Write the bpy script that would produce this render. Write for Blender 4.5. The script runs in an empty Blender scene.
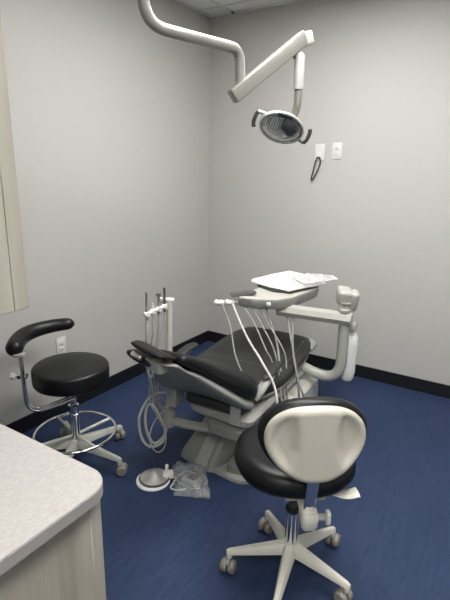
import bpy, bmesh, math, random
from mathutils import Vector, Matrix, Euler
random.seed(4)
PI = math.pi
V = Vector
scene = bpy.context.scene
COL = scene.collection

# ------------------------------------------------------------------ materials
def new_mat(name):
    m = bpy.data.materials.new(name); m.use_nodes = True
    nt = m.node_tree; b = nt.nodes['Principled BSDF']
    return m, nt, b
def N(nt, t, **k):
    n = nt.nodes.new(t)
    for a, v in k.items(): setattr(n, a, v)
    return n
def mat(name, col, rough=.5, metal=0, spec=.5, var=.05, vscale=6, bump=0, bscale=200, coat=0):
    m, nt, b = new_mat(name)
    tc = N(nt, 'ShaderNodeTexCoord')
    nz = N(nt, 'ShaderNodeTexNoise'); nz.inputs['Scale'].default_value = vscale; nz.inputs['Detail'].default_value = 3
    nt.links.new(tc.outputs['Object'], nz.inputs['Vector'])
    mx = N(nt, 'ShaderNodeMix', data_type='RGBA')
    mx.inputs['A'].default_value = tuple(c*(1-var) for c in col)+(1,)
    mx.inputs['B'].default_value = tuple(min(1, c*(1+var)) for c in col)+(1,)
    nt.links.new(nz.outputs['Fac'], mx.inputs['Factor'])
    nt.links.new(mx.outputs['Result'], b.inputs['Base Color'])
    b.inputs['Roughness'].default_value = rough; b.inputs['Metallic'].default_value = metal
    b.inputs['Specular IOR Level'].default_value = spec
    b.inputs['Coat Weight'].default_value = coat
    if bump:
        n2 = N(nt, 'ShaderNodeTexNoise'); n2.inputs['Scale'].default_value = bscale
        nt.links.new(tc.outputs['Object'], n2.inputs['Vector'])
        bp = N(nt, 'ShaderNodeBump'); bp.inputs['Strength'].default_value = bump; bp.inputs['Distance'].default_value = .002
        nt.links.new(n2.outputs['Fac'], bp.inputs['Height']); nt.links.new(bp.outputs['Normal'], b.inputs['Normal'])
    return m
def mat_streak(name, c1, c2, scale, rough, c3=None, bump=.1, detail=5):
    """streaky material: noise stretched along an axis"""
    m, nt, b = new_mat(name)
    tc = N(nt, 'ShaderNodeTexCoord'); mp = N(nt, 'ShaderNodeMapping'); mp.inputs['Scale'].default_value = scale
    nt.links.new(tc.outputs['Object'], mp.inputs['Vector'])
    nz = N(nt, 'ShaderNodeTexNoise'); nz.inputs['Scale'].default_value = 1; nz.inputs['Detail'].default_value = detail; nz.inputs['Roughness'].default_value = .65
    nt.links.new(mp.outputs['Vector'], nz.inputs['Vector'])
    cr = N(nt, 'ShaderNodeValToRGB')
    cr.color_ramp.elements[0].position = .32; cr.color_ramp.elements[0].color = tuple(c1)+(1,)
    cr.color_ramp.elements[1].position = .68; cr.color_ramp.elements[1].color = tuple(c2)+(1,)
    if c3:
        e = cr.color_ramp.elements.new(.5); e.color = tuple(c3)+(1,)
    nt.links.new(nz.outputs['Fac'], cr.inputs['Fac']); nt.links.new(cr.outputs['Color'], b.inputs['Base Color'])
    b.inputs['Roughness'].default_value = rough
    if bump:
        bp = N(nt, 'ShaderNodeBump'); bp.inputs['Strength'].default_value = bump; bp.inputs['Distance'].default_value = .001
        nt.links.new(nz.outputs['Fac'], bp.inputs['Height']); nt.links.new(bp.outputs['Normal'], b.inputs['Normal'])
    return m

M = {}
M['wall'] = mat('wall_paint', (.43, .427, .407), .6, var=.015, vscale=2, bump=.05, bscale=160)
M['base'] = mat('baseboard_vinyl', (.006, .006, .008), .45, var=.1)
M['white'] = mat('white_plastic', (.62, .62, .585), .35, var=.02)
M['ivory'] = mat('ivory_plastic', (.60, .585, .52), .38, var=.02)
M['armpaint'] = mat('lamp_arm_enamel', (.20, .197, .176), .30, var=.02, coat=.6)
M['shell'] = mat('ivory_shell_plastic', (.44, .42, .365), .40, var=.02)
M['paper'] = mat('white_paper', (.78, .78, .78), .6, var=.02)
M['paint'] = mat('cream_enamel', (.46, .46, .42), .30, var=.02, coat=.3)
M['delivery'] = mat('delivery_enamel', (.36, .362, .33), .32, var=.03, coat=.2)
M['grey'] = mat('grey_plastic', (.20, .202, .194), .34, var=.05)
M['lgrey'] = mat('light_grey_plastic', (.29, .29, .275), .4, var=.04)
M['leather'] = mat('black_vinyl', (.006, .006, .007), .38, var=.15, bump=.12, bscale=500, spec=.3)
M['seatvinyl'] = mat('black_vinyl_lit', (.026, .027, .027), .5, var=.1, bump=.12, bscale=500, spec=.28)  # same black vinyl as the back, lightened to carry the light on the seat
M['darkplastic'] = mat('dark_plastic', (.02, .02, .022), .4, var=.1)
M['midplastic'] = mat('charcoal_plastic', (.07, .07, .07), .35, var=.1)
M['chrome'] = mat('chrome', (.80, .80, .80), .08, metal=1, var=.01)
M['steel'] = mat('brushed_steel', (.62, .60, .56), .28, metal=1, var=.06, vscale=40)
M['pedalsteel'] = mat('pedal_steel', (.72, .70, .66), .33, metal=.8, var=.03)
M['hose'] = mat('grey_hose', (.21, .21, .19), .45, var=.05)
M['palehose'] = mat('pale_hose', (.36, .36, .335), .45, var=.04)
M['whitehose'] = mat('white_hose', (.50, .50, .47), .4, var=.04)
M['cable'] = mat('black_cable', (.01, .01, .01), .4, var=.1)
M['wheel'] = mat('caster_wheel', (.22, .205, .18), .45, var=.1)
M['plate'] = mat('outlet_plastic', (.60, .60, .59), .35, var=.01)
M['slot'] = mat('outlet_slot', (.05, .05, .05), .6, var=.01)
M['laminate'] = mat_streak('vertical_grain_laminate', (.255, .24, .20), (.37, .35, .30), (16, 16, .8), .5, (.32, .30, .255))
M['counter'] = mat_streak('woven_counter_laminate', (.30, .283, .274), (.39, .37, .36), (220, 60, 30), .5, (.345, .326, .317))
M['counteredge'] = mat('counter_edge_band', (.27, .255, .25), .5, var=.06, vscale=60)
M['tray'] = mat('tray_underside', (.05, .05, .05), .4)
M['carttop'] = mat('tray_top', (.42, .42, .375), .45, var=.03)

def floor_mat():
    m, nt, b = new_mat('navy_sheet_vinyl')
    tc = N(nt, 'ShaderNodeTexCoord')
    out = []
    for sc, d in (((55, 7, 1), 6), ((5, 1.6, 1), 3), ((240, 160, 1), 2)):
        mp = N(nt, 'ShaderNodeMapping'); mp.inputs['Scale'].default_value = sc; mp.inputs['Rotation'].default_value = (0, 0, .12)
        nt.links.new(tc.outputs['Object'], mp.inputs['Vector'])
        nz = N(nt, 'ShaderNodeTexNoise'); nz.inputs['Scale'].default_value = 1; nz.inputs['Detail'].default_value = d; nz.inputs['Roughness'].default_value = .7
        nt.links.new(mp.outputs['Vector'], nz.inputs['Vector']); out.append(nz.outputs['Fac'])
    a = N(nt, 'ShaderNodeMath', operation='MULTIPLY'); a.inputs[1].default_value = .5; nt.links.new(out[0], a.inputs[0])
    c = N(nt, 'ShaderNodeMath', operation='MULTIPLY_ADD'); c.inputs[1].default_value = .18; nt.links.new(out[1], c.inputs[0]); nt.links.new(a.outputs[0], c.inputs[2])
    e = N(nt, 'ShaderNodeMath', operation='MULTIPLY_ADD'); e.inputs[1].default_value = .32; nt.links.new(out[2], e.inputs[0]); nt.links.new(c.outputs[0], e.inputs[2])
    cr = N(nt, 'ShaderNodeValToRGB')
    cr.color_ramp.elements[0].position = .38; cr.color_ramp.elements[0].color = (.013, .026, .064, 1)
    cr.color_ramp.elements[1].position = .62; cr.color_ramp.elements[1].color = (.0265, .041, .094, 1)
    nt.links.new(e.outputs[0], cr.inputs['Fac']); nt.links.new(cr.outputs['Color'], b.inputs['Base Color'])
    b.inputs['Roughness'].default_value = .6; b.inputs['Specular IOR Level'].default_value = .2
    bp = N(nt, 'ShaderNodeBump'); bp.inputs['Strength'].default_value = .15; bp.inputs['Distance'].default_value = .001
    nt.links.new(e.outputs[0], bp.inputs['Height']); nt.links.new(bp.outputs['Normal'], b.inputs['Normal'])
    return m
M['floor'] = floor_mat()

def ceil_mat():
    m, nt, b = new_mat('ceiling_tile')
    tc = N(nt, 'ShaderNodeTexCoord')
    nz = N(nt, 'ShaderNodeTexNoise'); nz.inputs['Scale'].default_value = 120; nz.inputs['Detail'].default_value = 4
    nt.links.new(tc.outputs['Object'], nz.inputs['Vector'])
    cr = N(nt, 'ShaderNodeValToRGB')
    cr.color_ramp.elements[0].position = .35; cr.color_ramp.elements[0].color = (.76, .75, .73, 1)
    cr.color_ramp.elements[1].position = .55; cr.color_ramp.elements[1].color = (.90, .89, .87, 1)
    nt.links.new(nz.outputs['Fac'], cr.inputs['Fac']); nt.links.new(cr.outputs['Color'], b.inputs['Base Color'])
    b.inputs['Roughness'].default_value = .9
    return m
M['ceiling'] = ceil_mat()
M['tbar'] = mat('ceiling_grid_metal', (.70, .70, .67), .4, var=.02)

def glassy(name, col, rough, trans=1, ior=1.45, alpha=1):
    m, nt, b = new_mat(name)
    b.inputs['Base Color'].default_value = tuple(col)+(1,); b.inputs['Roughness'].default_value = rough
    b.inputs['Transmission Weight'].default_value = trans; b.inputs['IOR'].default_value = ior
    b.inputs['Alpha'].default_value = alpha
    return m

M['bottle'] = mat('milky_bottle', (.74, .75, .73), .3, var=.03)
def film_mat(name, mixfac, rough, tint):
    m, nt, b = new_mat(name)
    out = nt.nodes['Material Output']
    tr = N(nt, 'ShaderNodeBsdfTransparent'); tr.inputs['Color'].default_value = (.93, .93, .93, 1)
    b.inputs['Base Color'].default_value = tuple(tint)+(1,); b.inputs['Roughness'].default_value = rough
    b.inputs['Specular IOR Level'].default_value = 1
    tc = N(nt, 'ShaderNodeTexCoord')
    nz = N(nt, 'ShaderNodeTexNoise'); nz.inputs['Scale'].default_value = 24; nz.inputs['Detail'].default_value = 3; nz.inputs['Distortion'].default_value = 1.0
    nt.links.new(tc.outputs['Object'], nz.inputs['Vector'])
    bp = N(nt, 'ShaderNodeBump'); bp.inputs['Strength'].default_value = .9; bp.inputs['Distance'].default_value = .012
    nt.links.new(nz.outputs['Fac'], bp.inputs['Height']); nt.links.new(bp.outputs['Normal'], b.inputs['Normal'])
    mr = N(nt, 'ShaderNodeMapRange'); mr.inputs['From Min'].default_value = .4; mr.inputs['From Max'].default_value = .65
    mr.inputs['To Min'].default_value = mixfac*.55; mr.inputs['To Max'].default_value = min(1, mixfac*1.6)
    nt.links.new(nz.outputs['Fac'], mr.inputs['Value'])
    mx = N(nt, 'ShaderNodeMixShader')
    nt.links.new(mr.outputs['Result'], mx.inputs['Fac']); nt.links.new(tr.outputs[0], mx.inputs[1]); nt.links.new(b.outputs[0], mx.inputs[2])
    nt.links.new(mx.outputs[0], out.inputs['Surface'])
    return m
M['film'] = film_mat('clear_bag_film', .17, .12, (.75, .76, .77))
M['lens'] = glassy('clear_lens', (.10, .105, .11), .04, 0, 1.5, .12)
M['lampwhite'] = mat('lamp_white_plastic', (.45, .45, .43), .35, var=.02)
M['reflector'] = mat('lamp_reflector', (.42, .43, .44), .22, metal=.8, var=.15, vscale=30)
M['wrap'] = film_mat('white_wrap_film', .5, .2, (.9, .9, .9))

def emis(name, col, s):
    m, nt, b = new_mat(name)
    b.inputs['Base Color'].default_value = (.8, .8, .8, 1)
    b.inputs['Emission Color'].default_value = tuple(col)+(1,); b.inputs['Emission Strength'].default_value = s
    return m
M["panel"] = emis("light_panel", (1.0, .985, .955), 12)

# ------------------------------------------------------------------ helpers
def sharpen(bm, ang=40):
    bm.normal_update()
    for f in bm.faces: f.smooth = True
    for e in bm.edges:
        if len(e.link_faces) == 2 and e.calc_face_angle(0) > math.radians(ang): e.smooth = False
def obj(name, bm, m, parent=None, ang=40, recalc=True):
    if recalc: bmesh.ops.recalc_face_normals(bm, faces=bm.faces[:])
    sharpen(bm, ang)
    me = bpy.data.meshes.new(name); bm.to_mesh(me); bm.free()
    mats = m if isinstance(m, (list, tuple)) else [m]
    for q in mats: me.materials.append(q)
    o = bpy.data.objects.new(name, me); COL.objects.link(o)
    if parent: o.parent = parent
    return o
def tag(o, label=None, cat=None, group=None, kind=None):
    if label: o['label'] = label
    if cat: o['category'] = cat
    if group: o['group'] = group
    if kind: o['kind'] = kind
    return o
def thing(name, label, cat, loc=(0, 0, 0), rz=0, group=None):
    o = bpy.data.objects.new(name, None); COL.objects.link(o)
    o.location = loc; o.rotation_euler = (0, 0, rz); o.empty_display_size = .05
    return tag(o, label, cat, group)
def copy_tree(o, parent=None):
    c = o.copy(); COL.objects.link(c); c.parent = parent
    for ch in list(o.children): copy_tree(ch, c)
    return c
B = bmesh.new
def box(bm, c, s, bev=0, seg=2, rot=None):
    """box centred at c, size s, bevelled"""
    r = bmesh.ops.create_cube(bm, size=1)
    vs = r['verts']
    for v in vs: v.co = V((v.co.x*s[0], v.co.y*s[1], v.co.z*s[2]))
    if bev:
        es = list({e for v in vs for e in v.link_edges})
        r2 = bmesh.ops.bevel(bm, geom=es, offset=bev, segments=seg, profile=.5, affect='EDGES')
        vs = list({v for f in r2['faces'] for v in f.verts} | {v for v in vs if v.is_valid})
    mt = Matrix.Translation(V(c))
    if rot is not None: mt = mt @ (Euler(rot).to_matrix().to_4x4() if not isinstance(rot, Matrix) else rot.to_4x4())
    for v in vs: v.co = mt @ v.co
    return bm
def frame_for(d):
    d = d.normalized(); up = V((0, 0, 1)) if abs(d.z) < .95 else V((1, 0, 0))
    a = d.cross(up).normalized(); return a, a.cross(d).normalized()
def loft(bm, rings, cap=True, closed=False):
    vr = [[bm.verts.new(p) for p in r] for r in rings]
    n = len(vr[0])
    rr = range(len(vr)) if closed else range(len(vr)-1)
    for i in rr:
        a, b = vr[i], vr[(i+1) % len(vr)]
        for j in range(n): bm.faces.new((a[j], a[(j+1) % n], b[(j+1) % n], b[j]))
    if cap and not closed:
        bm.faces.new(vr[0][::-1]); bm.faces.new(vr[-1])
    return bm
def smooth_pts(P, k=6):
    P = [V(p) for p in P]
    if len(P) < 3: return P
    out = []
    for i in range(len(P)-1):
        p0 = P[i-1] if i else P[0]*2-P[1]; p1, p2 = P[i], P[i+1]
        p3 = P[i+2] if i+2 < len(P) else P[-1]*2-P[-2]
        for j in range(k):
            t = j/k
            out.append(.5*((2*p1)+(p2-p0)*t+(2*p0-5*p1+4*p2-p3)*t*t+(3*p1-p0-3*p2+p3)*t**3))
    out.append(P[-1]); return out
def bend_pts(P, r, k=6):
    """polyline with rounded corners of radius r"""
    P = [V(p) for p in P]; out = [P[0]]
    for i in range(1, len(P)-1):
        a = (P[i-1]-P[i]); b = (P[i+1]-P[i])
        d = min(r, a.length*.49, b.length*.49)
        p1 = P[i]+a.normalized()*d; p2 = P[i]+b.normalized()*d
        for j in range(k+1):
            t = j/k; out.append(p1*(1-t)**2+P[i]*2*t*(1-t)+p2*t*t)
    out.append(P[-1]); return out
def tube(bm, P, r, n=12, sx=1, sy=1, closed=False, cap=True):
    """tube along P; r number or list; parallel transport frames"""
    P = [V(p) for p in P]; m = len(P)
    tang = []
    for i in range(m):
        if closed: t = P[(i+1) % m]-P[i-1]
        else: t = P[min(i+1, m-1)]-P[max(i-1, 0)]
        tang.append(t.normalized())
    a, b = frame_for(tang[0]); rings = []
    for i in range(m):
        t = tang[i]; a = (a-t*a.dot(t)).normalized(); b = a.cross(t).normalized()
        rr = r[i] if isinstance(r, (list, tuple)) else r
        rings.append([P[i]+a*math.cos(2*PI*j/n)*rr*sx+b*math.sin(2*PI*j/n)*rr*sy for j in range(n)])
    return loft(bm, rings, cap, closed)
def lathe(bm, prof, c=(0, 0, 0), n=32, rot=None):
    """prof: (radius, z) bottom to top, around z through c"""
    c = V(c); R = rot.to_3x3() if rot is not None else Matrix.Identity(3)
    rings = []
    for r, z in prof:
        rings.append([c+R @ V((max(r, 1e-4)*math.cos(2*PI*j/n), max(r, 1e-4)*math.sin(2*PI*j/n), z)) for j in range(n)])
    return loft(bm, rings)
def sel(t, e):   # superellipse point
    c, s = math.cos(t), math.sin(t)
    return (math.copysign(abs(c)**(2/e), c), math.copysign(abs(s)**(2/e), s))
def strip(bm, S, n=36, e=2.6, endround=.03, rounds=5):
    """padded strip. S: list of (centre, half width, half thick, bow) going along; width axis = X"""
    S = [(V(c), w, h, bw) for c, w, h, bw in S]
    m = len(S); rings = []
    def ring(c, w, h, bw, t):
        a = V((1, 0, 0)); nrm = a.cross(t).normalized()
        out = []
        for j in range(n):
            x, y = sel(2*PI*j/n, e)
            out.append(c+a*x*w+nrm*(y*h+bw*x*x))
        return out
    tang = [(S[min(i+1, m-1)][0]-S[max(i-1, 0)][0]).normalized() for i in range(m)]
    for k in range(rounds):
        ph = PI/2*(1-k/rounds)*.97
        c, w, h, bw = S[0]; rings.append(ring(c-tang[0]*endround*math.sin(ph), w-endround*(1-math.cos(ph)), h*max(.06, math.cos(ph)), bw, tang[0]))
    for i in range(m): rings.append(ring(*S[i], tang[i]))
    for k in range(1, rounds+1):
        ph = PI/2*(k/rounds)*.97
        c, w, h, bw = S[-1]; rings.append(ring(c+tang[-1]*endround*math.sin(ph), w-endround*(1-math.cos(ph)), h*max(.06, math.cos(ph)), bw, tang[-1]))
    return loft(bm, rings)
def interp(S, k=4):
    """densify strip sections with Catmull-Rom"""
    flat = [list(c)+[w, h, b] for c, w, h, b in S]; out = []
    for i in range(len(flat)-1):
        p0 = flat[max(i-1, 0)]; p1 = flat[i]; p2 = flat[i+1]; p3 = flat[min(i+2, len(flat)-1)]
        for j in range(k):
            t = j/k
            q = [.5*((2*b)+(c-a)*t+(2*a-5*b+4*c-d)*t*t+(3*b-a-3*c+d)*t**3) for a, b, c, d in zip(p0, p1, p2, p3)]
            out.append((q[:3], q[3], q[4], q[5]))
    q = flat[-1]; out.append((q[:3], q[3], q[4], q[5])); return out
def prism(bm, pts, z0, z1, bev=0, seg=2):
    vs = [bm.verts.new((x, y, z0)) for x, y in pts]
    f = bm.faces.new(vs)
    r = bmesh.ops.extrude_face_region(bm, geom=[f])
    tv = [v for v in r['geom'] if isinstance(v, bmesh.types.BMVert)]
    for v in tv: v.co.z = z1
    if bev:
        es = {e for v in tv for e in v.link_edges if all(abs(q.co.z-z1) < 1e-6 for q in e.verts)}
        bmesh.ops.bevel(bm, geom=list(es), offset=bev, segments=seg, profile=.5, affect='EDGES')
    return bm
def round_poly(pts, r, k=5):
    out = []; n = len(pts); P = [V((x, y, 0)) for x, y in pts]
    for i in range(n):
        a = P[i-1]-P[i]; b = P[(i+1) % n]-P[i]; d = min(r, a.length*.45, b.length*.45)
        p1 = P[i]+a.normalized()*d; p2 = P[i]+b.normalized()*d
        for j in range(k+1):
            t = j/k; q = p1*(1-t)**2+P[i]*2*t*(1-t)+p2*t*t; out.append((q.x, q.y))
    return out
def hull_loft(bm, polys):
    """polys: list of (list of xy, z) with equal counts"""
    return loft(bm, [[V((x, y, z)) for x, y in pts] for pts, z in polys])
def rect(x0, x1, y0, y1): return [(x0, y0), (x1, y0), (x1, y1), (x0, y1)]

# ------------------------------------------------------------------ room
H, XR, YB = 2.74, 3.7, -4.7
def struct(name, bm, m):
    return tag(obj(name, bm, m), kind='structure')
def slab(x0, x1, y0, y1, z0, z1):
    return box(B(), ((x0+x1)/2, (y0+y1)/2, (z0+z1)/2), (x1-x0, y1-y0, z1-z0))
struct('floor', slab(-.1, XR+.1, YB-.1, .1, -.1, 0), M['floor'])
struct('ceiling', slab(-.1, XR+.1, YB-.1, .1, H, H+.1), M['ceiling'])
struct('wall_left', slab(-.1, 0, YB-.1, .1, 0, H), M['wall'])
struct('wall_back', slab(0, XR, 0, .1, 0, H), M['wall'])
struct('wall_right', slab(XR, XR+.1, YB-.1, .1, 0, H), M['wall'])
struct('wall_front', slab(0, XR, YB-.1, YB, 0, H), M['wall'])
struct('wall_partition', slab(.92, 1.04, YB, -2.93, 0, H), M['wall'])
def baseb(x0, x1, y0, y1):
    bm = slab(x0, x1, y0, y1, 0, .098)
    return bm
struct('baseboard_left', baseb(0, .008, YB, 0), M['base'])
struct('baseboard_back', baseb(.008, XR, -.008, 0), M['base'])
struct('baseboard_right', baseb(XR-.008, XR, YB, -.008), M['base'])
# ceiling grid bars
bm = B()
x = .222
while x < XR: box(bm, (x, YB/2, H-.003), (.024, -YB, .006)); x += .61
y = -.165
while y > YB: box(bm, (XR/2, y, H-.0045), (XR, .024, .005)); y -= 1.22/2
box(bm, (.012, YB/2, H-.005), (.024, -YB, .008)); box(bm, (XR/2, -.012, H-.006), (XR, .024, .008))
struct('trim_1', bm, M['tbar'])

# ceiling lights (recessed panels, out of the picture above)
def ceiling_light(x, y, label):
    t = thing('ceiling_light', label, 'ceiling light', (x, y, H))
    bm = B()
    for sx, sy, w, h in ((0, -.59, .60, .03), (0, .59, .60, .03), (-.29, 0, .03, 1.15), (.29, 0, .03, 1.15)):
        box(bm, (sx, sy, -.018), (w, h, .022))
    obj('frame', bm, M['tbar'], t)
    obj('diffuser', box(B(), (0, 0, -.016), (.55, 1.15, .01)), M['panel'], t)
ceiling_light(1.33, -1.385, 'rectangular ceiling panel light over the patient chair')
ceiling_light(2.357, -1.995, 'rectangular ceiling panel light between the patient chair and the right wall')
ceiling_light(2.662, -4.00, 'rectangular ceiling panel light farthest from the patient chair')
t = thing('ceiling_sensor', 'tiny dark fixture on the ceiling edge close to the room corner', 'sensor', (.228, -.03, H-.009))
obj('sensor_dome', lathe(B(), [(.002, -.012), (.008, -.010), (.012, -.004), (.013, 0)], n=16), M['darkplastic'], t)
obj('sensor_ring', lathe(B(), [(.013, -.002), (.018, -.001), (.018, .001)], n=16), M['lgrey'], t)

# outlets
def outlet(loc, rz, label, blank=False):
    t = thing('wall_outlet', label, 'outlet', loc, rz)     # local: plate faces -Y
    obj('cover_plate', box(B(), (0, -.003, 0), (.073, .006, .116), .002), M['plate'], t)
    if not blank:
        for s in (-1, 1):
            f = obj('socket', box(B(), (0, -.007, s*.0195), (.034, .004, .028), .0015), M['white'], t)
            bm = B()
            box(bm, (-.006, -.0095, s*.0195+.003), (.002, .001, .008)); box(bm, (.006, -.0095, s*.0195+.003), (.002, .001, .006))
            box(bm, (0, -.0095, s*.0195-.007), (.004, .001, .004))
            obj('slots', bm, M['slot'], f)
    return t
outlet((0, -1.662, .459), PI/2, 'white wall outlet behind the stool with the curved arm pad')
t = outlet((1.0, 0, 1.70), 0, 'left white wall plate, with a looped black cord hanging from it', True)
obj('cord_socket', box(B(), (0, -.010, -.022), (.028, .01, .036), .003), M['white'], t)
outlet((1.131, 0, 1.708), 0, 'right white wall plate with two sockets, next to the looped cord')
cord = obj('looped_cord', tube(B(), smooth_pts([(.985, -.018, 1.665), (.983, -.022, 1.647), (.975, -.022, 1.62), (.962, -.02, 1.56), (.951, -.018, 1.51), (.956, -.016, 1.497), (.972, -.018, 1.520), (1.0, -.022, 1.575), (1.016, -.022, 1.62), (1.012, -.022, 1.65), (1.004, -.02, 1.662), (.995, -.018, 1.662), (.985, -.016, 1.658)]), .0048, 8), M['cable'])
tag(cord, 'black cord bent into a narrow loop below the left white wall plate', 'cord')

# ------------------------------------------------------------------ cabinetry
t = thing('base_cabinet', 'pale wood-grain base cabinet under the speckled counter', 'cabinet', (1.04, YB, 0))
def w2(bm, t): 
    for v in bm.verts: v.co -= t.location
    return bm
obj('body', w2(slab(1.042, 1.68, YB+.01, -2.902, .0, .880), t), M['laminate'], t)
def door(x0, x1, y0, y1, z0, z1, nm='door'):
    return obj(nm, w2(box(B(), ((x0+x1)/2, (y0+y1)/2, (z0+z1)/2), (x1-x0, y1-y0, z1-z0), .0015, 1), t), M['laminate'], t)
door(1.68, 1.700, -2.934, -2.902, .0, .8805, 'filler_strip')
door(1.68, 1.700, -3.53, -2.9345, .11, .874); door(1.68, 1.700, -4.13, -3.534, .11, .874)
t = thing('countertop', 'pale speckled laminate countertop with a rounded corner, lower left', 'countertop', (1.04, YB, .881))
pts = [(1.042, YB+.01), (1.73, YB+.01)]
cx, cy, r = 1.73-.065, -2.884-.065, .065
pts += [(cx+r*math.cos(a*PI/16), cy+r*math.sin(a*PI/16)) for a in range(0, 9)] + [(1.042, -2.884)]
bm = prism(B(), pts, .881, .9085, .0015, 1); obj('core', w2(bm, t), M['counteredge'], t)
bm = prism(B(), [(x if x < 1.1 else x-.001, y-.001) for x, y in pts], .9086, .910); obj('top_sheet', w2(bm, t), M['counter'], t)
t = thing('wall_cabinet', 'tall pale wood-grain wall cabinet at the left edge', 'cabinet', (1.04, YB, 1.218))
obj('body', w2(slab(1.042, 1.35, YB+.01, -2.806, 1.218, 2.5), t), M['laminate'], t)
door(1.35, 1.37, -2.846, -2.806, 1.218, 2.498, 'filler_strip')
door(1.35, 1.37, -3.44, -2.8465, 1.218, 2.498); door(1.35, 1.37, -4.04, -3.444, 1.218, 2.498)

# ------------------------------------------------------------------ casters & star bases
def caster(parent, x, y, ang, scale=1):
    """twin wheel caster under (x,y); forks trail toward ang"""
    bm = B(); dx, dy = math.cos(ang), math.sin(ang); R = .026*scale
    tube(bm, [(x, y, .054*scale), (x, y, .09)], .006, 10)
    c = V((x+dx*.012, y+dy*.012, R)); ax = V((-dy, dx, 0))
    box(bm, (c.x, c.y, R+.020), (.034, .012, .02), .004, rot=(0, 0, ang))
    cs = obj('caster', bm, M['lgrey'], parent)
    for s in (-1, 1):
        bw = B(); R3 = ax.to_track_quat('Z', 'Y').to_matrix()
        w = .013
        lathe(bw, [(R*.35, -w), (R*.8, -w), (R*.96, -w*.7), (R, -w*.2), (R, w*.2), (R*.96, w*.7), (R*.8, w), (R*.35, w)], c+ax*s*.0160, 20, R3)
        obj('wheel', bw, M['wheel'], cs)
def star_leg(parent, m, ang, R, z0, z1, w0=.026, w1=.013, drop=.02):
    d = V((math.cos(ang), math.sin(ang), 0)); s = V((-d.y, d.x, 0)); rings = []
    for k in range(9):
        t = k/8; rr = .018+(R-.018)*t
        z = z0*(1-t)+z1*t; w = w0*(1-t)+w1*t; h = .022*(1-t)+.010*t
        c = d*rr
        rings.append([c+s*w+V((0, 0, z-h)), c+s*w*.9+V((0, 0, z+h*.3)), c+s*w*.5+V((0, 0, z+h)), c-s*w*.5+V((0, 0, z+h)), c-s*w*.9+V((0, 0, z+h*.3)), c-s*w+V((0, 0, z-h))])
    c = d*(R+.012); w = w1; z = z1
    rings.append([c+s*w*.7+V((0, 0, z-.022)), c+s*w*.6+V((0, 0, z)), c+s*w*.3+V((0, 0, z+.004)), c-s*w*.3+V((0, 0, z+.004)), c-s*w*.6+V((0, 0, z)), c-s*w*.7+V((0, 0, z-.022))])
    bm = loft(B(), rings)
    tube(bm, [(d.x*R, d.y*R, z1-.03), (d.x*R, d.y*R, z1+.002)], .0115, 12)
    obj('base_leg', bm, m, parent)

# ---- stool with round seat and curved arm pad (left)
t = thing('assistant_stool', 'black round-seat stool with curved arm pad and chrome foot ring', 'stool', (.497, -1.995, 0))
for k in range(5):
    a = math.radians(8+72*k)
    star_leg(t, M['paint'], a, .285, .115, .088)
    caster(t, .285*math.cos(a), .285*math.sin(a), a+(.5 if k == 0 else 1.3*k), 1.05)
obj('hub', lathe(B(), [(.03, .075), (.038, .085), (.038, .128), (.030, .14), (.024, .143)], n=28), M['paint'], t)
obj('gas_column', lathe(B(), [(.024, .14), (.025, .145), (.025, .315), (.028, .318), (.028, .338), (.018, .34), (.018, .47)], n=28), M['chrome'], t)
ring = [V((.212*math.cos(2*PI*i/56), .212*math.sin(2*PI*i/56), .178)) for i in range(56)]
fr = obj('foot_ring', tube(B(), ring, .0075, 10, closed=True), M['chrome'], t)
for k in range(4):
    a = math.radians(77+90*k); obj('ring_spoke', tube(B(), [(.025*math.cos(a), .025*math.sin(a), .160), (.21*math.cos(a), .21*math.sin(a), .176)], .0085, 10), M['paint'], fr)
obj('seat', lathe(B(), [(.03, .474), (.178, .474), (.188, .477), (.193, .484), (.195, .50), (.195, .552), (.192, .561), (.185, .5665), (.175, .569), (.10, .572), (.0, .573)], n=64), M['leather'], t, 60)
obj('seat_plate', box(B(), (0, 0, .466), (.16, .16, .016), .004), M['darkplastic'], t)
# arm support: goes out from under the seat then up to the pad
bar = bend_pts([(.01, 0.01, .385), (-.143, -.180, .315), (-.147, -.185, .655)], .11, 10)
obj('arm_bar', tube(B(), [V(q)+V((.012, -.01, 0)) for q in bar], .0095, 12), M['chrome'], t)
obj('arm_bar', tube(B(), [V(q)+V((-.012, .01, 0)) for q in bar], .0095, 12), M['chrome'], t)
obj('arm_clamp', box(B(), (-.146, -.184, .535), (.05, .034, .022), .004, rot=(0, 0, .7)), M['chrome'], t)
d = V((-.80, -.60, 0)); c0 = V((-.164, -.198, .535))
R3 = d.to_track_quat('Z', 'Y').to_matrix()
kn = obj('arm_knob', lathe(B(), [(.006, 0), (.007, .014), (.013, .016), (.019, .018), (.020, .032), (.016, .037), (.002, .038)], c0, 12, R3), M['white'], t)
padp = smooth_pts([(-.150, -.215, .672), (-.190, -.180, .684), (-.236, -.120, .696), (-.262, -.050, .703), (-.258, .025, .708), (-.220, .108, .714), (-.160, .175, .718)], 5)
n = len(padp); rad = []
for i in range(n):
    u = i/(n-1); base = .043*(1-u)+.032*u+.003*math.sin(PI*u)
    e0 = min(1, (u+.004)/.12); e1 = min(1, (1-u+.004)/.08)
    rad.append(max(.004, base*math.sqrt(max(0, 1-(1-e0)**2))*math.sqrt(max(0, 1-(1-e1)**2))))
obj('arm_pad', tube(B(), padp, rad, 20, 1.0, 1.0), M['leather'], t, 60)
obj('pad_plate', box(B(), (-.147, -.188, .652), (.055, .05, .012), .003, rot=(0, 0, .7)), M['lgrey'], t)

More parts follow.
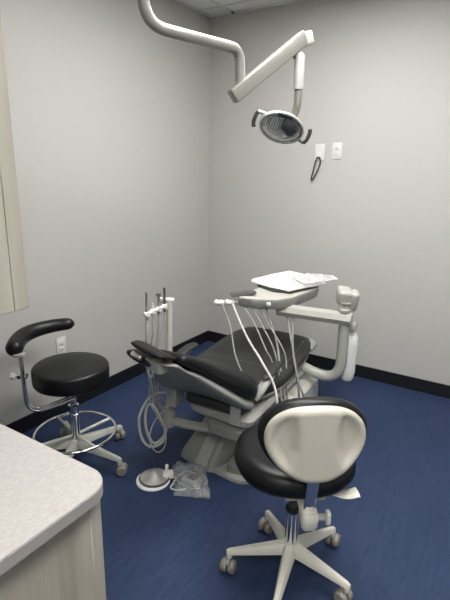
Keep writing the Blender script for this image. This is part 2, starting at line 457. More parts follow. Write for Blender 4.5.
# ---- operator stool with backrest (front)
t = thing('operator_stool', 'black cushioned rolling stool with ivory back shell, in the foreground', 'stool', (1.801, -2.040, 0))
for k in range(5):
    a = math.radians(67+72*k)
    star_leg(t, M['ivory'], a, .242, .125, .088, .027, .013)
    caster(t, .242*math.cos(a), .242*math.sin(a), a+[.4, 2.2, 1.2, .5, 2.9][k], 1.05)
obj('hub', lathe(B(), [(.028, .08), (.036, .09), (.036, .135), (.028, .146), (.02, .148)], n=28), M['ivory'], t)
col = obj('gas_column', lathe(B(), [(.024, .14), (.026, .146), (.026, .295)], n=28), M['chrome'], t)
obj('column_collar', lathe(B(), [(.027, .29), (.029, .294), (.029, .306), (.022, .31)], n=28), M['darkplastic'], col)
obj('lift_rod', lathe(B(), [(.016, .305), (.016, .415)], n=24), M['midplastic'], t)
# local stool frame: y = backwards direction (towards back support)
bd = V((.60, -.80, 0)).normalized(); sd = V((-bd.y, bd.x, 0))     # sd points to the right
def L2(x, y, z): return sd*(x+.018)+bd*y+V((0, 0, z))
def loc_bm(bm):
    for v in bm.verts: v.co = L2(v.co.x, v.co.y, v.co.z)
    return bm
# seat cushion : rounded, thick, dished
rings = []
prof = [(.0, .440), (.70, .440), (.84, .443), (.93, .452), (.98, .464), (1.0, .472), (.99, .497), (.95, .518), (.88, .531), (.76, .537), (.5, .533), (.25, .530), (.0, .529)]
for r, z in prof:
    ring_ = []
    for j in range(56):
        x, y = sel(2*PI*j/56, 2.25)
        wx = .232; wy = .222
        X = x*wx*max(r, .002)-.012; Y = y*wy*max(r, .002)-.062
        Z = z+(.012*(x*r)**2 if z > .46 else 0)
        ring_.append(V((X, Y, Z)))
    rings.append(ring_)
obj('seat', loc_bm(loft(B(), rings)), M['leather'], t, 70)
obj('seat_plate', loc_bm(box(B(), (0, 0, .420), (.15, .2, .02), .005)), M['ivory'], t)
obj('tilt_housing', loc_bm(box(B(), (.0, .07, .400), (.055, .18, .03), .012, 3)), M['ivory'], t)
br = obj('back_bracket', loc_bm(hull_loft(B(), [(round_poly(rect(-.024, .024, .120, .175), .016), .345), (round_poly(rect(-.030, .030, .115, .182), .018), .358), (round_poly(rect(-.031, .031, .115, .184), .018), .405), (round_poly(rect(-.026, .026, .12, .178), .018), .415)])), M['ivory'], t)
bm = B(); tube(bm, [(.028, .15, .378), (.060, .15, .378)], .014, 16)
kn = obj('back_knob', loc_bm(bm), M['lgrey'], br)
R3 = Euler((0, PI/2, 0)).to_matrix()
obj('knob_grip', loc_bm(box(B(), (.071, .15, .378), (.018, .030, .052), .007, 3)), M['white'], kn)
barp = bend_pts([(0, .150, .325), (0, .152, .42), (0, .192, .585), (0, .180, .66)], .08, 6)
obj('back_bar', loc_bm(tube(B(), barp, .021, 12, .42, 1.0)), M['chrome'], t)
lv = smooth_pts([(.05, .05, .418), (.11, .065, .418), (.16, .075, .412), (.202, .075, .420)], 5)
obj('height_lever', loc_bm(tube(B(), lv, [.006+.012*min(1, i/8) for i in range(len(lv))], 14, 1.5, .55)), M['ivory'], t)
# backrest: cushion + ivory shell.  plane spanned by x and z; y outward
def back_outline(th, grow=1.0):
    c, s = math.cos(th), math.sin(th)
    x = math.copysign(abs(c)**(2/2.5), c); z = math.copysign(abs(s)**(2/2.35), s)
    w = .176*(1-.27*max(0, -z)**1.3-.03*max(0, z)**2) ; h = .128
    if z < 0: h = .142
    return x*w*grow, z*h*grow
ZC, YC = .700, .170
def back_y(x, z): return -.55*x*x*1.5+.0*z        # wraps round the sitter
def back_body(rel, tilt=.10):
    bm = B(); n = 64; rings = []
    for g, y, dome in rel:
        rr = []
        for j in range(n):
            x, z = back_outline(2*PI*j/n, g)
            rr.append(V((x, YC+y+back_y(x, z)-tilt*z, ZC+z)))
        rings.append(rr)
    return loft(bm, rings)
# cushion (black), faces away from us
obj('back_cushion', loc_bm(back_body([(.02, -.072, 0), (.5, -.072, 0), (.85, -.064, 0), (1.0, -.050, 0), (1.065, -.030, 0), (1.075, -.012, 0), (1.05, .000, 0), (.98, .006, 0), (.5, .006, 0), (.02, .006, 0)])), M['leather'], t, 70)
# shell with a raised hourglass centre
bm = B(); n = 64; m = 22; rings = []
for i in range(m+1):
    g = math.sin(PI/2*(i/m)); g = i/m
    rr = []
    for j in range(n):
        x, z = back_outline(2*PI*j/n, g*.985)
        zz = z/.13; ax = abs(x)
        half = .052+.055*max(0, (-.15-zz))**1.2+.035*max(0, zz-.3)**1.3 if True else 0
        # lobes either side of the ridge, concave
        u = max(0, min(1, (ax-half)/.042)); u = u*u*(3-2*u)
        edge = max(0, min(1, (1-g)/.28)); edge = edge*edge*(3-2*edge)
        dep = -.026*u*edge
        rim = -.016*max(0, (g-.86)/.14)**2
        rr.append(V((x, YC+.036+back_y(x, z)-.10*z+dep+rim, ZC+z)))
    rings.append(rr)
rings = [[V(q) for q in r] for r in rings]
rr = []
for j in range(n):
    x, z = back_outline(2*PI*j/n, .97); rr.append(V((x, YC-.002+back_y(x, z)-.10*z, ZC+z)))
rings.append(rr)
rr2 = [V((q.x*.02, YC-.002, ZC+(q.z-ZC)*.02)) for q in rr]; rings.append(rr2)
obj('back_shell', loc_bm(loft(B(), rings)), M['shell'], t, 50)

# ------------------------------------------------------------------ patient chair
T = thing('dental_chair', 'reclined black and grey dental patient chair on a grey base', 'dental chair', (1.13, -1.40, 0), math.radians(3))
obj('floor_plate', prism(B(), round_poly([(-.17, -.24), (.20, -.30), (.31, -.22), (.31, .55), (-.14, .55), (-.19, -.18)], .05), .0, .022, .006), M['lgrey'], T)
bc = obj('base_cover', hull_loft(B(), [(round_poly([(-.205, -.24), (.03, -.29), (.12, -.10), (.12, .30), (-.205, .30)], .03), .0), (round_poly([(-.200, -.235), (.03, -.28), (.115, -.10), (.115, .30), (-.200, .30)], .03), .03), (round_poly([(-.11, -.08), (.05, -.12), (.10, -.02), (.10, .26), (-.11, .26)], .03), .235), (round_poly([(-.10, -.06), (.04, -.10), (.09, -.01), (.09, .25), (-.10, .25)], .03), .245)]), M['grey'], T, 30)
obj('cover_ridge', hull_loft(B(), [(rect(-.07, .0, -.285, -.2), .03), (rect(-.07, .0, -.275, -.2), .04), (rect(-.035, .025, -.125, -.05), .243), (rect(-.035, .02, -.11, -.04), .252)]), M['lgrey'], bc, 30)
obj('step_cover', prism(B(), round_poly([(.10, -.26), (.25, -.24), (.27, .40), (.08, .40)], .04), .02, .075, .02, 3), M['grey'], T)
# lift arm
obj('lift_arm', hull_loft(B(), [(round_poly(rect(-.08, .10, -.06, .30), .03), .2), (round_poly(rect(-.07, .14, -.14, .28), .03), .29), (round_poly(rect(-.07, .18, -.22, .30), .04), .345)]), M['midplastic'], T, 35)
obj('pivot_block', hull_loft(B(), [(round_poly(rect(.04, .22, -.30, -.05), .05), .25), (round_poly(rect(.02, .25, -.335, -.05), .06), .275), (round_poly(rect(.02, .25, -.335, -.05), .06), .315), (round_poly(rect(.04, .23, -.3, -.05), .05), .335)]), M['grey'], T, 35)
obj('seat_frame', hull_loft(B(), [(round_poly([(-.06, -.29), (.22, -.31), (.22, .34), (-.17, .34)], .05), .335), (round_poly([(-.09, -.31), (.27, -.33), (.27, .42), (-.21, .42)], .05), .355), (round_poly([(-.10, -.31), (.28, -.33), (.28, .45), (-.22, .45)], .05), .385), (round_poly([(-.08, -.28), (.26, -.3), (.26, .40), (-.20, .4)], .05), .405)]), M['lgrey'], T, 35)
obj('hinge_cover', box(B(), (.06, -.265, .42), (.33, .13, .055), .02, 3, rot=(-.15, 0, 0)), M['darkplastic'], T)
for s in (-1, 1):
    obj('hinge_bracket', hull_loft(B(), [(round_poly(rect(s*.19-.03, s*.19+.03, -.34, -.24), .01), .36), (round_poly(rect(s*.19-.028, s*.19+.028, -.33, -.25), .01), .455)]), M['lgrey'], T)
# seat + leg rest, one upholstered sweep
seatS = interp([((0, -.20, .470), .235, .044, .010), ((0, -.10, .455), .268, .048, .014), ((0, .06, .448), .288, .048, .012), ((0, .25, .462), .290, .047, .008), ((0, .42, .482), .283, .043, .004), ((0, .54, .497), .262, .038, .002), ((0, .60, .504), .235, .034, 0)])
st = obj('seat_cushion', strip(B(), seatS, 40, 3.2, .03), M['seatvinyl'], T, 60)
# piping seams follow the top face
def seam(xf, ya, yb):
    out = []
    for c, w, h, bw in seatS:
        if ya <= c[1] <= yb: out.append((xf*w, c[1], c[2]+h*(1-abs(xf)**3.2)**(1/3.2)*1.0+bw*xf*xf+.0005))
    return out
for s in (-.80, .80): obj('seam', tube(B(), seam(s, -.15, .56), .0022, 6), M['midplastic'], st)
for yy in (.12, ):
    cc = min(seatS, key=lambda q: abs(q[0][1]-yy)); c, w, h, bw = cc
    obj('seam', tube(B(), [(xf*w*.8, c[1], c[2]+h*(1-abs(xf*.8)**3.2)**(1/3.2)+bw*(xf*.8)**2) for xf in [i/8-1 for i in range(17)]], .0022, 6), M['midplastic'], st)
shS = [((c[0], c[1], c[2]-h*.75), w*.97+.004, h*.62, bw) for c, w, h, bw in seatS if c[1] > -.15]
obj('seat_shell', strip(B(), shS, 36, 3.0, .02), M['grey'], T, 60)
obj('foot_cap', strip(B(), [((0, .52, .488), .285, .024, 0), ((0, .580, .494), .284, .030, 0), ((0, .625, .498), .268, .030, 0), ((0, .655, .500), .23, .020, 0)], 36, 3.2, .01), M['lgrey'], T, 60)
# backrest
bS = [((0, -.165, .515), .225, .050, .022), ((0, -.215, .54), .262, .062, .036), ((0, -.285, .58), .266, .062, .040), ((0, -.36, .625), .230, .052, .030), ((0, -.44, .675), .168, .040, .016), ((0, -.51, .718), .118, .032, .004), ((0, -.575, .755), .090, .026, 0)]
bSi = interp(bS)
obj('backrest', strip(B(), bSi, 48, 3.6, .035), M['leather'], T, 60)
# rear shell
def off(S, d, wk, h, bow, dy=0):
    out = []
    for i, (c, w, hh, bw) in enumerate(S):
        a = V(S[max(i-1, 0)][0]); b = V(S[min(i+1, len(S)-1)][0]); tg = (b-a).normalized(); nr = V((1, 0, 0)).cross(tg)
        if nr.z < 0: nr = -nr
        cc = V(c)-nr*(hh*d[0]+d[1]); out.append((tuple(cc), w*wk+.004, h if not callable(h) else h(i/(len(S)-1)), bw*bow))
    return out
shell0 = off(bS, (.72, .028), .97, lambda u: .060-.048*u, 1.0)
shell = interp(shell0+[((.01, -.625, .742), .065, .013, 0), ((.01, -.650, .752), .045, .008, 0)])
obj('back_shell', strip(B(), shell, 44, 2.3, .03), M['grey'], T, 60)
# headrest
def turn(bm, c, rz, ry):
    mt = Matrix.Translation(V(c)) @ Matrix.Rotation(rz, 4, 'Z') @ Matrix.Rotation(ry, 4, 'Y') @ Matrix.Translation(-V(c))
    bm.transform(Matrix.Translation((-.020, -.004, -.012)) @ mt); return bm
C0 = (-.02, -.64, .80)
hr = obj('headrest', turn(strip(B(), interp([((-.035, -.585, .778), .085, .012, -.004), ((-.035, -.61, .790), .103, .014, -.008), ((-.035, -.645, .806), .106, .014, -.008), ((-.035, -.68, .819), .092, .012, -.006)]), 40, 3.4, .020), C0, -.10, .16), M['leather'], T, 60)
obj('headrest_bracket', turn(box(B(), (-.082, -.690, .780), (.060, .022, .024), .006, 3, rot=(.45, 0, 0)), C0, -.10, .16), M['pedalsteel'], hr)
obj('headrest_back', turn(strip(B(), interp([((-.075, -.590, .722), .070, .014, -.004), ((-.075, -.63, .742), .082, .018, -.006), ((-.075, -.680, .762), .074, .016, -.004)]), 40, 3.0, .02), C0, -.12, .20), M['leather'], hr, 60)
obj('headrest_post', turn(hull_loft(B(), [(round_poly(rect(-.050, .045, -.675, -.57), .02), .735), (round_poly(rect(-.045, .04, -.685, -.59), .02), .782)]), C0, -.1, .16), M['lgrey'], T)
# arm rests
for s in (-1, 1):
    ar = obj('armrest', tube(B(), smooth_pts([(s*.262, -.17, .553), (s*.268, -.11, .568), (s*.266, -.04, .577), (s*.262, .015, .577), (s*.258, .03, .576)], 5), [.006, .018, .026, .029, .031, .032, .033, .033, .033, .033, .033, .033, .032, .031, .030, .027, .022, .017, .014, .009, .005], 20, .95, .42), M['seatvinyl'], T, 60)
    obj('armrest_support', tube(B(), smooth_pts([(s*.262, .022, .563), (s*.265, -.04, .558), (s*.268, -.10, .545), (s*.266, -.15, .530), (s*.255, -.19, .495), (s*.235, -.21, .46)], 5), [.008]*5+[.013]*5+[.020]*16, 14, 1.3, .7), M['lgrey'], ar)
# utility centre under the leg rest
ub = obj('utility_box', hull_loft(B(), [(round_poly(rect(.04, .33, .12, .56), .03), .022), (round_poly(rect(.04, .33, .12, .56), .03), .22), (round_poly(rect(.06, .325, .13, .55), .03), .295), (round_poly(rect(.09, .30, .16, .52), .03), .325), (round_poly(rect(.12, .27, .19, .49), .03), .33)]), M['paint'], T, 30)
obj('side_panel', hull_loft(B(), [(round_poly(rect(.07, .29, .110, .20), .012), .05), (round_poly(rect(.07, .29, .112, .20), .012), .18), (round_poly(rect(.11, .26, .118, .20), .012), .235)]), M['grey'], ub)

# ------------------------------------------------------------------ delivery unit (instrument arm)
T = thing('delivery_unit', 'cream instrument delivery head on a bent swing arm beside the patient chair', 'dental unit', (1.36, -1.0, 0))
def W(bm):
    for v in bm.verts: v.co -= T.location
    return bm
def wobj(name, bm, m, parent=None, ang=40):
    return obj(name, W(bm), m, parent or T, ang)
lowp = bend_pts([(1.30, -.98, .42), (1.60, -.945, .40), (1.625, -.945, .46), (1.63, -.955, .745)], .13, 8)
low = [(1.28, -.98, .425), (1.44, -.96, .405)]
wobj('lower_arm', tube(B(), bend_pts([(1.26, -.985, .44), (1.60, -.955, .345), (1.602, -.965, .76)], .165, 12), .032, 20), M['delivery'])
wobj('swing_arm', tube(B(), [(1.640, -.960, .757), (1.60, -.966, .758), (1.22, -1.030, .762)], .050, 8, .98, .80), M['delivery'], ang=30)
wobj('arm_end', tube(B(), [(1.223, -1.029, .762), (1.212, -1.031, .762)], .046, 8, .95, .82), M['midplastic'], ang=30)
el = wobj('arm_elbow', lathe(B(), [(.030, .79), (.034, .80), (.034, .812), (.022, .82), (.020, .835), (.028, .842), (.03, .85)], (1.598, -.965, 0), 24), M['delivery'])
wobj('elbow_head', box(B(), (1.575, -.935, .882), (.082, .10, .086), .018, 3, rot=(.25, .12, .5)), M['delivery'], el)
wobj('elbow_cap', box(B(), (1.625, -.915, .858), (.052, .08, .118), .02, 3, rot=(.25, .12, .5)), M['delivery'], el)
# instrument head: wedge-like body, and its tray top
hp = round_poly([(1.03, -1.205), (1.12, -1.19), (1.255, -1.12), (1.30, -1.03), (1.335, -.71), (1.29, -.60), (1.15, -.59), (1.03, -.86), (1.02, -1.02)], .018)
def scal(pts, k, cx=1.17, cy=-.93): return [((x-cx)*k+cx, (y-cy)*k+cy) for x, y in pts]
dh = wobj('instrument_head', hull_loft(B(), [(scal(hp, .90), .782), (scal(hp, .965), .790), (hp, .812), (hp, .838), (scal(hp, .985), .844)]), M['grey'], ang=30)
wobj('head_top', hull_loft(B(), [(scal(hp, .97), .844), (scal(hp, .95), .849)]), M['carttop'], dh)
R3 = V((.45, -.88, 0)).to_track_quat('Z', 'Y').to_matrix()
wobj('head_knob', lathe(B(), [(.014, 0), (.014, .008), (.009, .012), (.001, .012)], (1.205, -1.146, .818), 16, R3), M['white'], dh)
# holder bar along the left front edge
wobj('holder_bar', tube(B(), [(.935, -1.245, .812), (1.0, -1.20, .812), (1.09, -1.15, .806), (1.2, -1.10, .80)], .010, 10), M['lgrey'])
wobj('touch_pad', box(B(), (1.035, -1.15, .858), (.15, .07, .010), .004, rot=(.0, -.12, .75)), M['midplastic'], dh)
wobj('bottle_mount', box(B(), (1.628, -.90, .70), (.05, .05, .05), .012, 3), M['delivery'])
wobj('water_bottle', lathe(B(), [(.002, .345), (.030, .347), (.036, .358), (.044, .40), (.048, .58), (.045, .62), (.028, .65), (.018, .662), (.018, .68)], (1.612, -.862, 0), 24), M['bottle'])

hoses = [
 ('air_syringe', 'white instrument in the outermost holder at the left tip of the delivery head', [(0.948,-1.245,0.800), (1.041,-1.299,0.700), (1.146,-1.413,0.590), (1.225,-1.465,0.512)], 'hose', .0045),
 ('dental_handpiece', 'instrument with a bright white hose, second from the left tip of the delivery head', [(0.995,-1.205,0.800), (1.200,-1.390,0.700), (1.362,-1.503,0.620), (1.452,-1.537,0.530), (1.493,-1.573,0.420), (1.470,-1.560,0.20), (1.40,-1.45,.10)], 'whitehose', .0060),
 ('dental_handpiece', 'third instrument from the left tip, its grey hose hanging over the seat', [(1.045,-1.172,0.795), (1.185,-1.264,0.720), (1.300,-1.341,0.620), (1.341,-1.343,0.560), (1.397,-1.394,0.430), (1.42,-1.36,0.20)], 'hose', .0045),
 ('dental_handpiece', 'fourth instrument from the left tip, grey hose beside the third', [(1.085,-1.150,0.795), (1.217,-1.241,0.720), (1.325,-1.293,0.610), (1.381,-1.333,0.490), (1.434,-1.389,0.350), (1.44,-1.34,.2)], 'hose', .0045),
 ('dental_handpiece', 'fifth instrument from the left tip, its hose bowing out to the right', [(1.125,-1.130,0.795), (1.251,-1.180,0.680), (1.330,-1.202,0.600), (1.361,-1.207,0.530), (1.40,-1.275,0.430), (1.43,-1.29,.25)], 'hose', .0045),
 ('dental_handpiece', 'innermost instrument, its hose dropping straight down from the head', [(1.165,-1.112,0.795), (1.274,-1.167,0.620), (1.345,-1.260,0.540), (1.42,-1.33,0.360), (1.44,-1.30,.2)], 'hose', .0060)]
for i, (nm, lb, P, hm, r) in enumerate(hoses):
    p0 = V(P[0]); T = thing(nm, lb, 'dental instrument', p0, 0, 'instruments on the delivery head')
    d = V((-.85, -.50, .06)).normalized() if i < 3 else V((-.25, -.5, .3)).normalized()
    dn = V((.45, .25, -.02))
    a = p0+V((0, 0, .006)); ln = .036 if i < 2 else .026
    body = [a-d*.014, a, a+d*ln*.5, a+d*ln, a+d*(ln+.012)]
    wobj('body', tube(B(), body, [.012, .021 if i < 2 else .012, .017 if i < 2 else .010, .020 if i < 2 else .011, .010], 12), M['white'] if i < 2 else M['steel'])
    wobj('hose', tube(B(), smooth_pts([p0+V((0, 0, .004))]+P[1:], 8), r, 8), M[hm])
for P, lb in (([(1.272,-1.03,0.735), (1.363,-1.139,0.600), (1.420,-1.196,0.480), (1.469,-1.247,0.360), (1.46, -1.2, .2)], 'a'), ([(1.305,-1.02,0.735), (1.380,-1.161,0.580), (1.451,-1.231,0.440), (1.499,-1.246,0.350), (1.46, -1.15, .2)], 'b')):
    T = bpy.data.objects['delivery_unit']
    wobj('supply_hose', tube(B(), smooth_pts(P, 8), .0065, 8), M['hose'])

# sterile wrapped pads lying on the head
def crumple_pad(name, pts, z0, z1, m, label, cat, amp, seed, loc):
    random.seed(seed); bm = B(); rings = []
    n = 60; P = round_poly(pts, .008, 4)
    cx = sum(x for x, y in P)/len(P); cy = sum(y for x, y in P)/len(P)
    from mathutils import noise
    for g, z in ((.02, z0), (.5, z0), (.96, z0), (1.0, z0+.3*(z1-z0)), (.985, z0+.75*(z1-z0)), (.95, z1), (.8, z1), (.6, z1), (.4, z1), (.2, z1), (.02, z1)):
        rr = []
        for x, y in P:
            X = cx+(x-cx)*g; Y = cy+(y-cy)*g
            nz = noise.noise(V((X*22, Y*22, seed)))+.6*noise.noise(V((X*60, Y*60, seed)))
            k = 0 if z <= z0+1e-6 else 1
            rr.append(V((X+nz*amp*.4*k, Y, z+nz*amp*k)))
        rings.append(rr)
    o = thing(name, label, cat, loc)
    for r_ in rings:
        for q in r_: q -= o.location
    return o, loft(bm, rings)
o, bm = crumple_pad('tray_liner', [(.945, -.90), (.975, -.70), (1.03, -.50), (1.27, -.54), (1.37, -.66), (1.255, -.985), (1.11, -.96)], .8645, .889, M['white'], 'white wrapped paper tray liner lying on the instrument head', 'tray cover', .010, 3, (1.17, -.8, .8645))
obj('sheet', bm, M['paper'], o, 25)
o2, bm = crumple_pad('tray_liner', [(1.16, -.75), (1.30, -.88), (1.43, -.62), (1.36, -.54), (1.20, -.58)], .8985, .906, M['wrap'], 'clear crinkled plastic sleeve sticking out right of the paper tray liner', 'plastic wrap', .0035, 8, (1.33, -.70, .8985))
o2.name = 'plastic_sleeve'
obj('film', bm, M['wrap'], o2, 25)
tr = thing('instrument_tray', 'flat dark tray under the white liner on the instrument head', 'tray', (1.17, -.85, .850))
bm = prism(B(), round_poly([(1.0, -.92), (1.15, -.99), (1.26, -.97), (1.31, -.66), (1.10, -.62)], .02), .850, .861)
for v in bm.verts: v.co -= tr.location
obj('tray_body', bm, M['tray'], tr)

# ------------------------------------------------------------------ assistant arm with suction
T = thing('suction_post', 'white upright post and arm carrying the suction holders behind the headrest', 'dental unit', (.885, -1.66, 0))
wobj('swing_arm', tube(B(), bend_pts([(.885, -1.68, .225), (1.0, -1.665, .225), (1.20, -1.62, .232)], .04, 5), .030, 10, 1.0, .75), M['lgrey'], ang=30)
wobj('joint', lathe(B(), [(.036, .190), (.042, .195), (.042, .235), (.036, .24), (.036, .247), (.042, .252), (.042, .290), (.034, .298)], (.888, -1.675, 0), 24), M['lgrey'])
wobj('post', tube(B(), [(.887, -1.672, .29), (.884, -1.650, .90)], .0165, 18), M['paint'])
wobj('post_cap', tube(B(), [(.84, -1.675, .903), (.884, -1.65, .903), (.905, -1.638, .903)], .0135, 12), M['white'])
hb = wobj('holder_bar', tube(B(), [(.872, -1.655, .876), (.895, -1.858, .874)], .0105, 12), M['white'])
for k in range(4):
    f = .12+.26*k; c = V((.872, -1.655, .876)).lerp(V((.895, -1.858, .874)), f)
    wobj('holder_cup', lathe(B(), [(.012, -.014), (.0155, -.011), (.0155, .010), (.012, .013)], c, 16), M['white'], hb)
specs = [(.90, .098, .008, 'steel', 'suction tip nearest the camera end of the holder bar, tall and grey'), (.64, .03, .006, 'white', 'short white syringe between the two tallest suction tips'), (.38, .072, .010, 'steel', 'suction tip with a wide round head on the holder bar'), (.12, .085, .009, 'midplastic', 'tall dark suction tip beside the white post')]
bots = [(.845, -1.75, .33), (.85, -1.735, .36), (.862, -1.725, .36), (.875, -1.715, .385)]
for i, (f, h, r, mt, lb) in enumerate(specs):
    c = V((.872, -1.655, .876)).lerp(V((.895, -1.858, .874)), f)
    T = thing('suction_handpiece', lb, 'dental instrument', c, 0, 'suction tips on the holder bar')
    wobj('body', lathe(B(), [(r*.7, -.03), (r, -.02), (r, .02), (r*.75, .03), (r*.7, h-.012), (r*1.25 if i == 2 else r*.8, h-.004), (r*1.25 if i == 2 else r*.8, h+.012), (.002, h+.014)], c, 14), M[mt])
    e = V(bots[i]); mid = (c+e)/2
    wobj('hose', tube(B(), smooth_pts([c-V((0, 0, .025)), c-V((0, .005, .12)), (c*.5+e*.5)+V((-.015, -.015, 0)), e+V((0, -.01, .1)), e, e+V((0, .02, -.05)), e+V((.01, .05, -.09))], 6), .0055 if i % 2 else .0075, 10), M['palehose'])
def cobj(name, P, r, m, label, closed=False):
    o = obj(name, tube(B(), smooth_pts(P, 8), r, 10), m); tag(o, label, 'hose'); return o
cobj('coiled_hose', [(0.897,-1.712,0.40), (.86, -1.735, .40), (0.802,-1.747,0.35), (0.772,-1.787,0.25), (0.780,-1.783,0.13), (0.822,-1.762,0.075), (0.874,-1.722,0.10), (0.892,-1.715,0.18), (.885, -1.735, .25), (.86, -1.76, .33), (.82, -1.765, .33), (.795, -1.765, .25), (.805, -1.76, .15), (.835, -1.74, .09), (.872, -1.70, .13), (.895, -1.69, .22), (.905, -1.70, .285)], .0075, M['whitehose'], 'thick pale hose looped in a coil beside the suction joint')
cobj('drain_hose', [(0.885,-1.69,0.29), (.862, -1.72, .27), (0.833,-1.755,0.20), (0.828,-1.77,0.12), (0.850,-1.745,0.045), (0.88,-1.715,0.06), (.885, -1.70, .15), (.86, -1.73, .25), (.84, -1.765, .34), (.835, -1.765, .45), (.86, -1.76, .55)], .0035, M['whitehose'], 'thin white tubing hanging inside the hose coil beside the suction joint')

# ------------------------------------------------------------------ foot control + bag
T = thing('foot_control', 'round steel foot pedal on a white disc, lying on the navy floor', 'foot pedal', (.966, -1.905, 0))
obj('base_disc', lathe(B(), [(.082, 0), (.088, .003), (.088, .010), (.084, .014), (.05, .015)], n=40), M['paper'], T)
obj('dome', lathe(B(), [(.066, .015), (.075, .018), (.075, .024), (.045, .036), (.016, .055), (.006, .060), (.001, .061)], (.004, .006, 0), 40), M['pedalsteel'], T, 25)
obj('dome_rim', lathe(B(), [(.074, .015), (.079, .017), (.080, .022), (.074, .025)], (.004, .006, 0), 40), M['midplastic'], T)
obj('switch_block', box(B(), (.055, .055, .030), (.055, .045, .030), .006, 3, rot=(0, 0, .7)), M['white'], T)
obj('toggle', box(B(), (.030, .075, .052), (.018, .03, .018), .005, 2, rot=(.4, 0, .7)), M['white'], T)
obj('cord', tube(B(), smooth_pts([(.07, .06, .022), (.09, .075, .012), (.10, .05, .008), (.115, .0, .008), (.15, .0, .010), (.19, .03, .012)], 6), .0045, 8), M['whitehose'], T)
obj('cord', tube(B(), smooth_pts([(.075, .07, .025), (.10, .10, .018), (.14, .13, .012), (.19, .14, .012)], 6), .006, 8), M['hose'], T)
# inner foot switch and coiled tube inside the bag
T = thing('foot_switch', 'grey rounded foot switch sealed inside the clear plastic bag', 'foot pedal', (1.150, -1.80, .006))
obj('switch_body', hull_loft(B(), [(round_poly(rect(-.055, .045, -.045, .035), .02), 0), (round_poly(rect(-.055, .045, -.045, .035), .02), .016), (round_poly(rect(-.045, .035, -.035, .025), .02), .03)]), M['grey'], T)
obj('tread', box(B(), (-.005, -.005, .032), (.06, .04, .006), .002, rot=(0, 0, .1)), M['midplastic'], T)
rg = [V((1.135+.072*math.cos(a*PI/20)*1.1, -1.80+.06*math.sin(a*PI/20), .012+.003*math.sin(a*.9))) for a in range(38)]
tag(obj('tubing_loop', tube(B(), rg, .007, 10), M['hose']), 'pale tubing looped around the foot switch inside the clear bag', 'hose')
from mathutils import noise
bm = B(); nx, ny = 34, 30
ax_, ay_ = V((.155, -.181, 0)).normalized(), V((.179, .087, 0)).normalized()
c0 = V((1.132, -1.806, 0)); gr = {}
for lay in (0, 1):
    for i in range(nx+1):
        for j in range(ny+1):
            u, w = i/nx*2-1, j/ny*2-1
            edge = min(1-abs(u), 1-abs(w)); dome = min(1, edge/.35); dome = math.sin(dome*PI/2)
            nz = noise.noise(V((u*3.2, w*3.2, 2.3)))+.5*noise.noise(V((u*8, w*8, 7.7)))
            z = .0015 if lay == 0 else .006+.052*dome+.012*nz*(.35+dome)+.008*abs(noise.noise(V((u*5, w*5, 1))))
            if lay and edge < .01: z = .006+.012*abs(nz)
            z = max(z, .0015+.003*lay)
            pu = u*.118+.006*noise.noise(V((w*3, u, 4))); pw = w*.093+.008*noise.noise(V((u*3, w, 9)))
            gr[lay, i, j] = bm.verts.new(c0+ax_*pu+ay_*pw+V((0, 0, z)))
    for i in range(nx):
        for j in range(ny):
            q = [gr[lay, i, j], gr[lay, i+1, j], gr[lay, i+1, j+1], gr[lay, i, j+1]]
            bm.faces.new(q if lay else q[::-1])
for i in range(nx):
    for j in (0, ny): bm.faces.new((gr[0, i, j], gr[0, i+1, j], gr[1, i+1, j], gr[1, i, j]))
for j in range(ny):
    for i in (0, nx): bm.faces.new((gr[0, i, j], gr[0, i, j+1], gr[1, i, j+1], gr[1, i, j]))
T = thing('plastic_bag', 'crumpled clear plastic bag on the floor against the chair base', 'plastic bag', c0)
wobj('film', bm, M['film'], ang=60)

# ------------------------------------------------------------------ examination light on its ceiling arm
T = thing('examination_light', 'dental examination light on a cream articulated ceiling arm', 'lamp', (1.158, -2.105, 2.74))
wobj('ceiling_tube', tube(B(), bend_pts([(1.108, -2.185, 2.73), (1.108, -2.185, 2.045), (1.29, -1.672, 2.045), (1.29, -1.672, 1.93)], .16, 12) if False else (bend_pts([(1.158, -2.105, 2.73), (1.158, -2.105, 2.05), (1.212, -1.93, 2.045)], .12, 12)+bend_pts([(1.216, -1.915, 2.045), (1.290, -1.672, 2.04), (1.292, -1.665, 1.90)], .05, 8)), .0215, 20), M['armpaint'])
wobj('ceiling_flange', lathe(B(), [(.03, 2.69), (.06, 2.70), (.075, 2.72), (.075, 2.738)], (1.158, -2.105, 0), 32), M['armpaint'])
wobj('tube_collar', lathe(B(), [(.022, 1.90), (.0225, 1.905), (.0225, 1.915), (.018, 1.92)], (1.292, -1.665, 0), 24), M['lgrey'])
lo, hi = V((1.275, -1.700, 1.855)), V((1.455, -1.405, 2.122))
wobj('spring_arm', None or (lambda: (lambda bm: bm)(box(B(), (lo+hi)/2, (.046, (hi-lo).length, .060), .008, 3, rot=(hi-lo).to_track_quat('Y', 'Z').to_matrix())))(), M['armpaint'], ang=60)
wobj('arm_tip', box(B(), hi+V((.008, .010, -.004)), (.048, .046, .056), .012, 3, rot=Euler((.35, 0, -.55)).to_matrix()), M['lampwhite'], ang=60)
wobj('arm_joint', tube(B(), [hi+V((-.030, -.035, -.045)), hi+V((-.020, -.022, -.085))], .015, 14), M['midplastic'])
post = wobj('lamp_post', tube(B(), bend_pts([(1.448, -1.425, 2.06), (1.448, -1.425, 1.84), (1.425, -1.415, 1.79), (1.385, -1.405, 1.765)], .05, 7), .0175, 18), M['armpaint'])
wobj('post_sleeve', lathe(B(), [(.0215, 1.91), (.0225, 1.915), (.0225, 2.05), (.0205, 2.055)], (1.448, -1.425, 0), 24), M['lampwhite'], post)
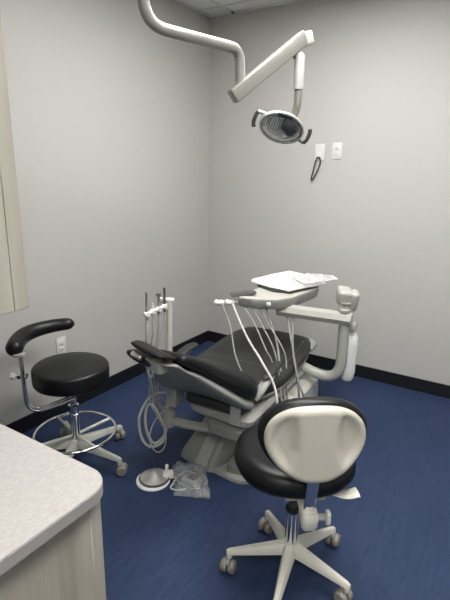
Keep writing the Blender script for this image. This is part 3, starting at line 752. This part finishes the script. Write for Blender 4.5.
# head, built in its own frame: X = width, Z = out of the lens
hc = V((1.386, -1.447, 1.752))
zax = V((.42, -.72, -.50)).normalized()
xax = V((.80, .60, -.12)); xax = (xax-zax*xax.dot(zax)).normalized(); 
xax = (Matrix.Rotation(-.16, 3, zax) @ xax).normalized()
yax = zax.cross(xax)
HM = Matrix((xax, yax, zax)).transposed()
def hbm(bm):
    for v in bm.verts: v.co = hc+HM @ v.co
    return bm
def ell(prof, ax=1, ay=.66, n=48, closed=False):
    rings = []
    for r, z in prof: rings.append([V((r*ax*math.cos(2*PI*j/n), r*ay*math.sin(2*PI*j/n), z)) for j in range(n)])
    return loft(B(), rings, closed=closed)
hd = wobj('lamp_head', hbm(ell([(.001, -.062), (.05, -.058), (.085, -.040), (.103, -.012), (.106, .004), (.100, .006), (.092, .0), (.06, -.028), (.001, -.036)], 1, .68)), M['lampwhite'], ang=50)
wobj('reflector', hbm(ell([(.094, .004), (.085, -.010), (.06, -.024), (.001, -.032), (.001, -.0325), (.06, -.026), (.087, -.012), (.0965, .003)], 1, .68, closed=True)), M['reflector'], hd, 60)
for k in range(-4, 3): wobj('reflector_rib', hbm(tube(B(), [(k*.0115-.026, yy, -.0285+2.6*((k*.0115-.026)**2+(yy/.68)**2)) for yy in (-.030, -.015, 0, .015, .030)], .0030, 6)), M['paper'], hd)
wobj('bulb_holder', hbm(box(B(), (.034, .008, -.006), (.070, .058, .040), .018, 3, rot=(0, 0, -.4))), M['darkplastic'], hd)
wobj('bulb_arm', hbm(box(B(), (.045, .030, .004), (.075, .012, .012), .004, 2, rot=(0, 0, .3))), M['darkplastic'], hd)
wobj('lens', hbm(ell([(.098, .006), (.090, .020), (.070, .031), (.04, .037), (.001, .039), (.001, .0365), (.04, .0345), (.068, .0285), (.087, .018), (.094, .006)], 1, .68, closed=True)), M['lens'], hd, 60)
wobj('bezel', hbm(ell([(.096, .003), (.101, .000), (.106, .004), (.104, .011), (.097, .012)], 1, .68, closed=True)), M['lgrey'], hd, 50)
wobj('top_vent', hbm(box(B(), (-.01, .062, .018), (.07, .016, .010), .004, 2)), M['darkplastic'], hd)
for s in (-1, 1):
    hn = bend_pts([(s*.085, .030, -.012), (s*.140, .034, -.004), (s*.142, -.034, .006), (s*.095, -.036, .0)], .018, 6)
    wobj('handle', hbm(tube(B(), [(s*.126, .034, -.004), (s*.131, .02, 0), (s*.132, 0, .003), (s*.130, -.018, .005), (s*.122, -.034, .006)] , .0095, 12, 1, .8)), M['midplastic'], hd)
    wobj('handle_mount', hbm(tube(B(), [(s*.088, .030, -.014), (s*.130, .034, -.004)] if s < 0 else [(s*.090, -.030, -.008), (s*.124, -.034, .005)], .008, 10)), M['lampwhite'] if s < 0 else M['midplastic'], hd)

# ------------------------------------------------------------------ camera & world
cam = bpy.data.cameras.new('camera'); co = bpy.data.objects.new('camera', cam); COL.objects.link(co)
F, yaw, pitch, roll = 476.87, .563278, .267041, .0171613
cam.sensor_fit = 'VERTICAL'; cam.sensor_height = 24; cam.lens = F/600*24
f = V((-math.sin(yaw)*math.cos(pitch), math.cos(yaw)*math.cos(pitch), -math.sin(pitch)))
r0 = V((math.cos(yaw), math.sin(yaw), 0)); u0 = r0.cross(f)
r = r0*math.cos(roll)+u0*math.sin(roll); u = -r0*math.sin(roll)+u0*math.cos(roll)
mt = Matrix((r, u, -f)).transposed().to_4x4(); mt.translation = (2.406626, -3.519929, 1.563661)
co.matrix_world = mt
cam.clip_start = .05
scene.camera = co
w = bpy.data.worlds.new('world'); scene.world = w; w.use_nodes = True
w.node_tree.nodes['Background'].inputs['Color'].default_value = (.6, .65, .7, 1)
w.node_tree.nodes['Background'].inputs['Strength'].default_value = .1
vs = scene.view_settings
vs.view_transform = 'Standard'; vs.look = 'None'; vs.gamma = 1; vs.use_curve_mapping = False
vs.exposure = 1.12
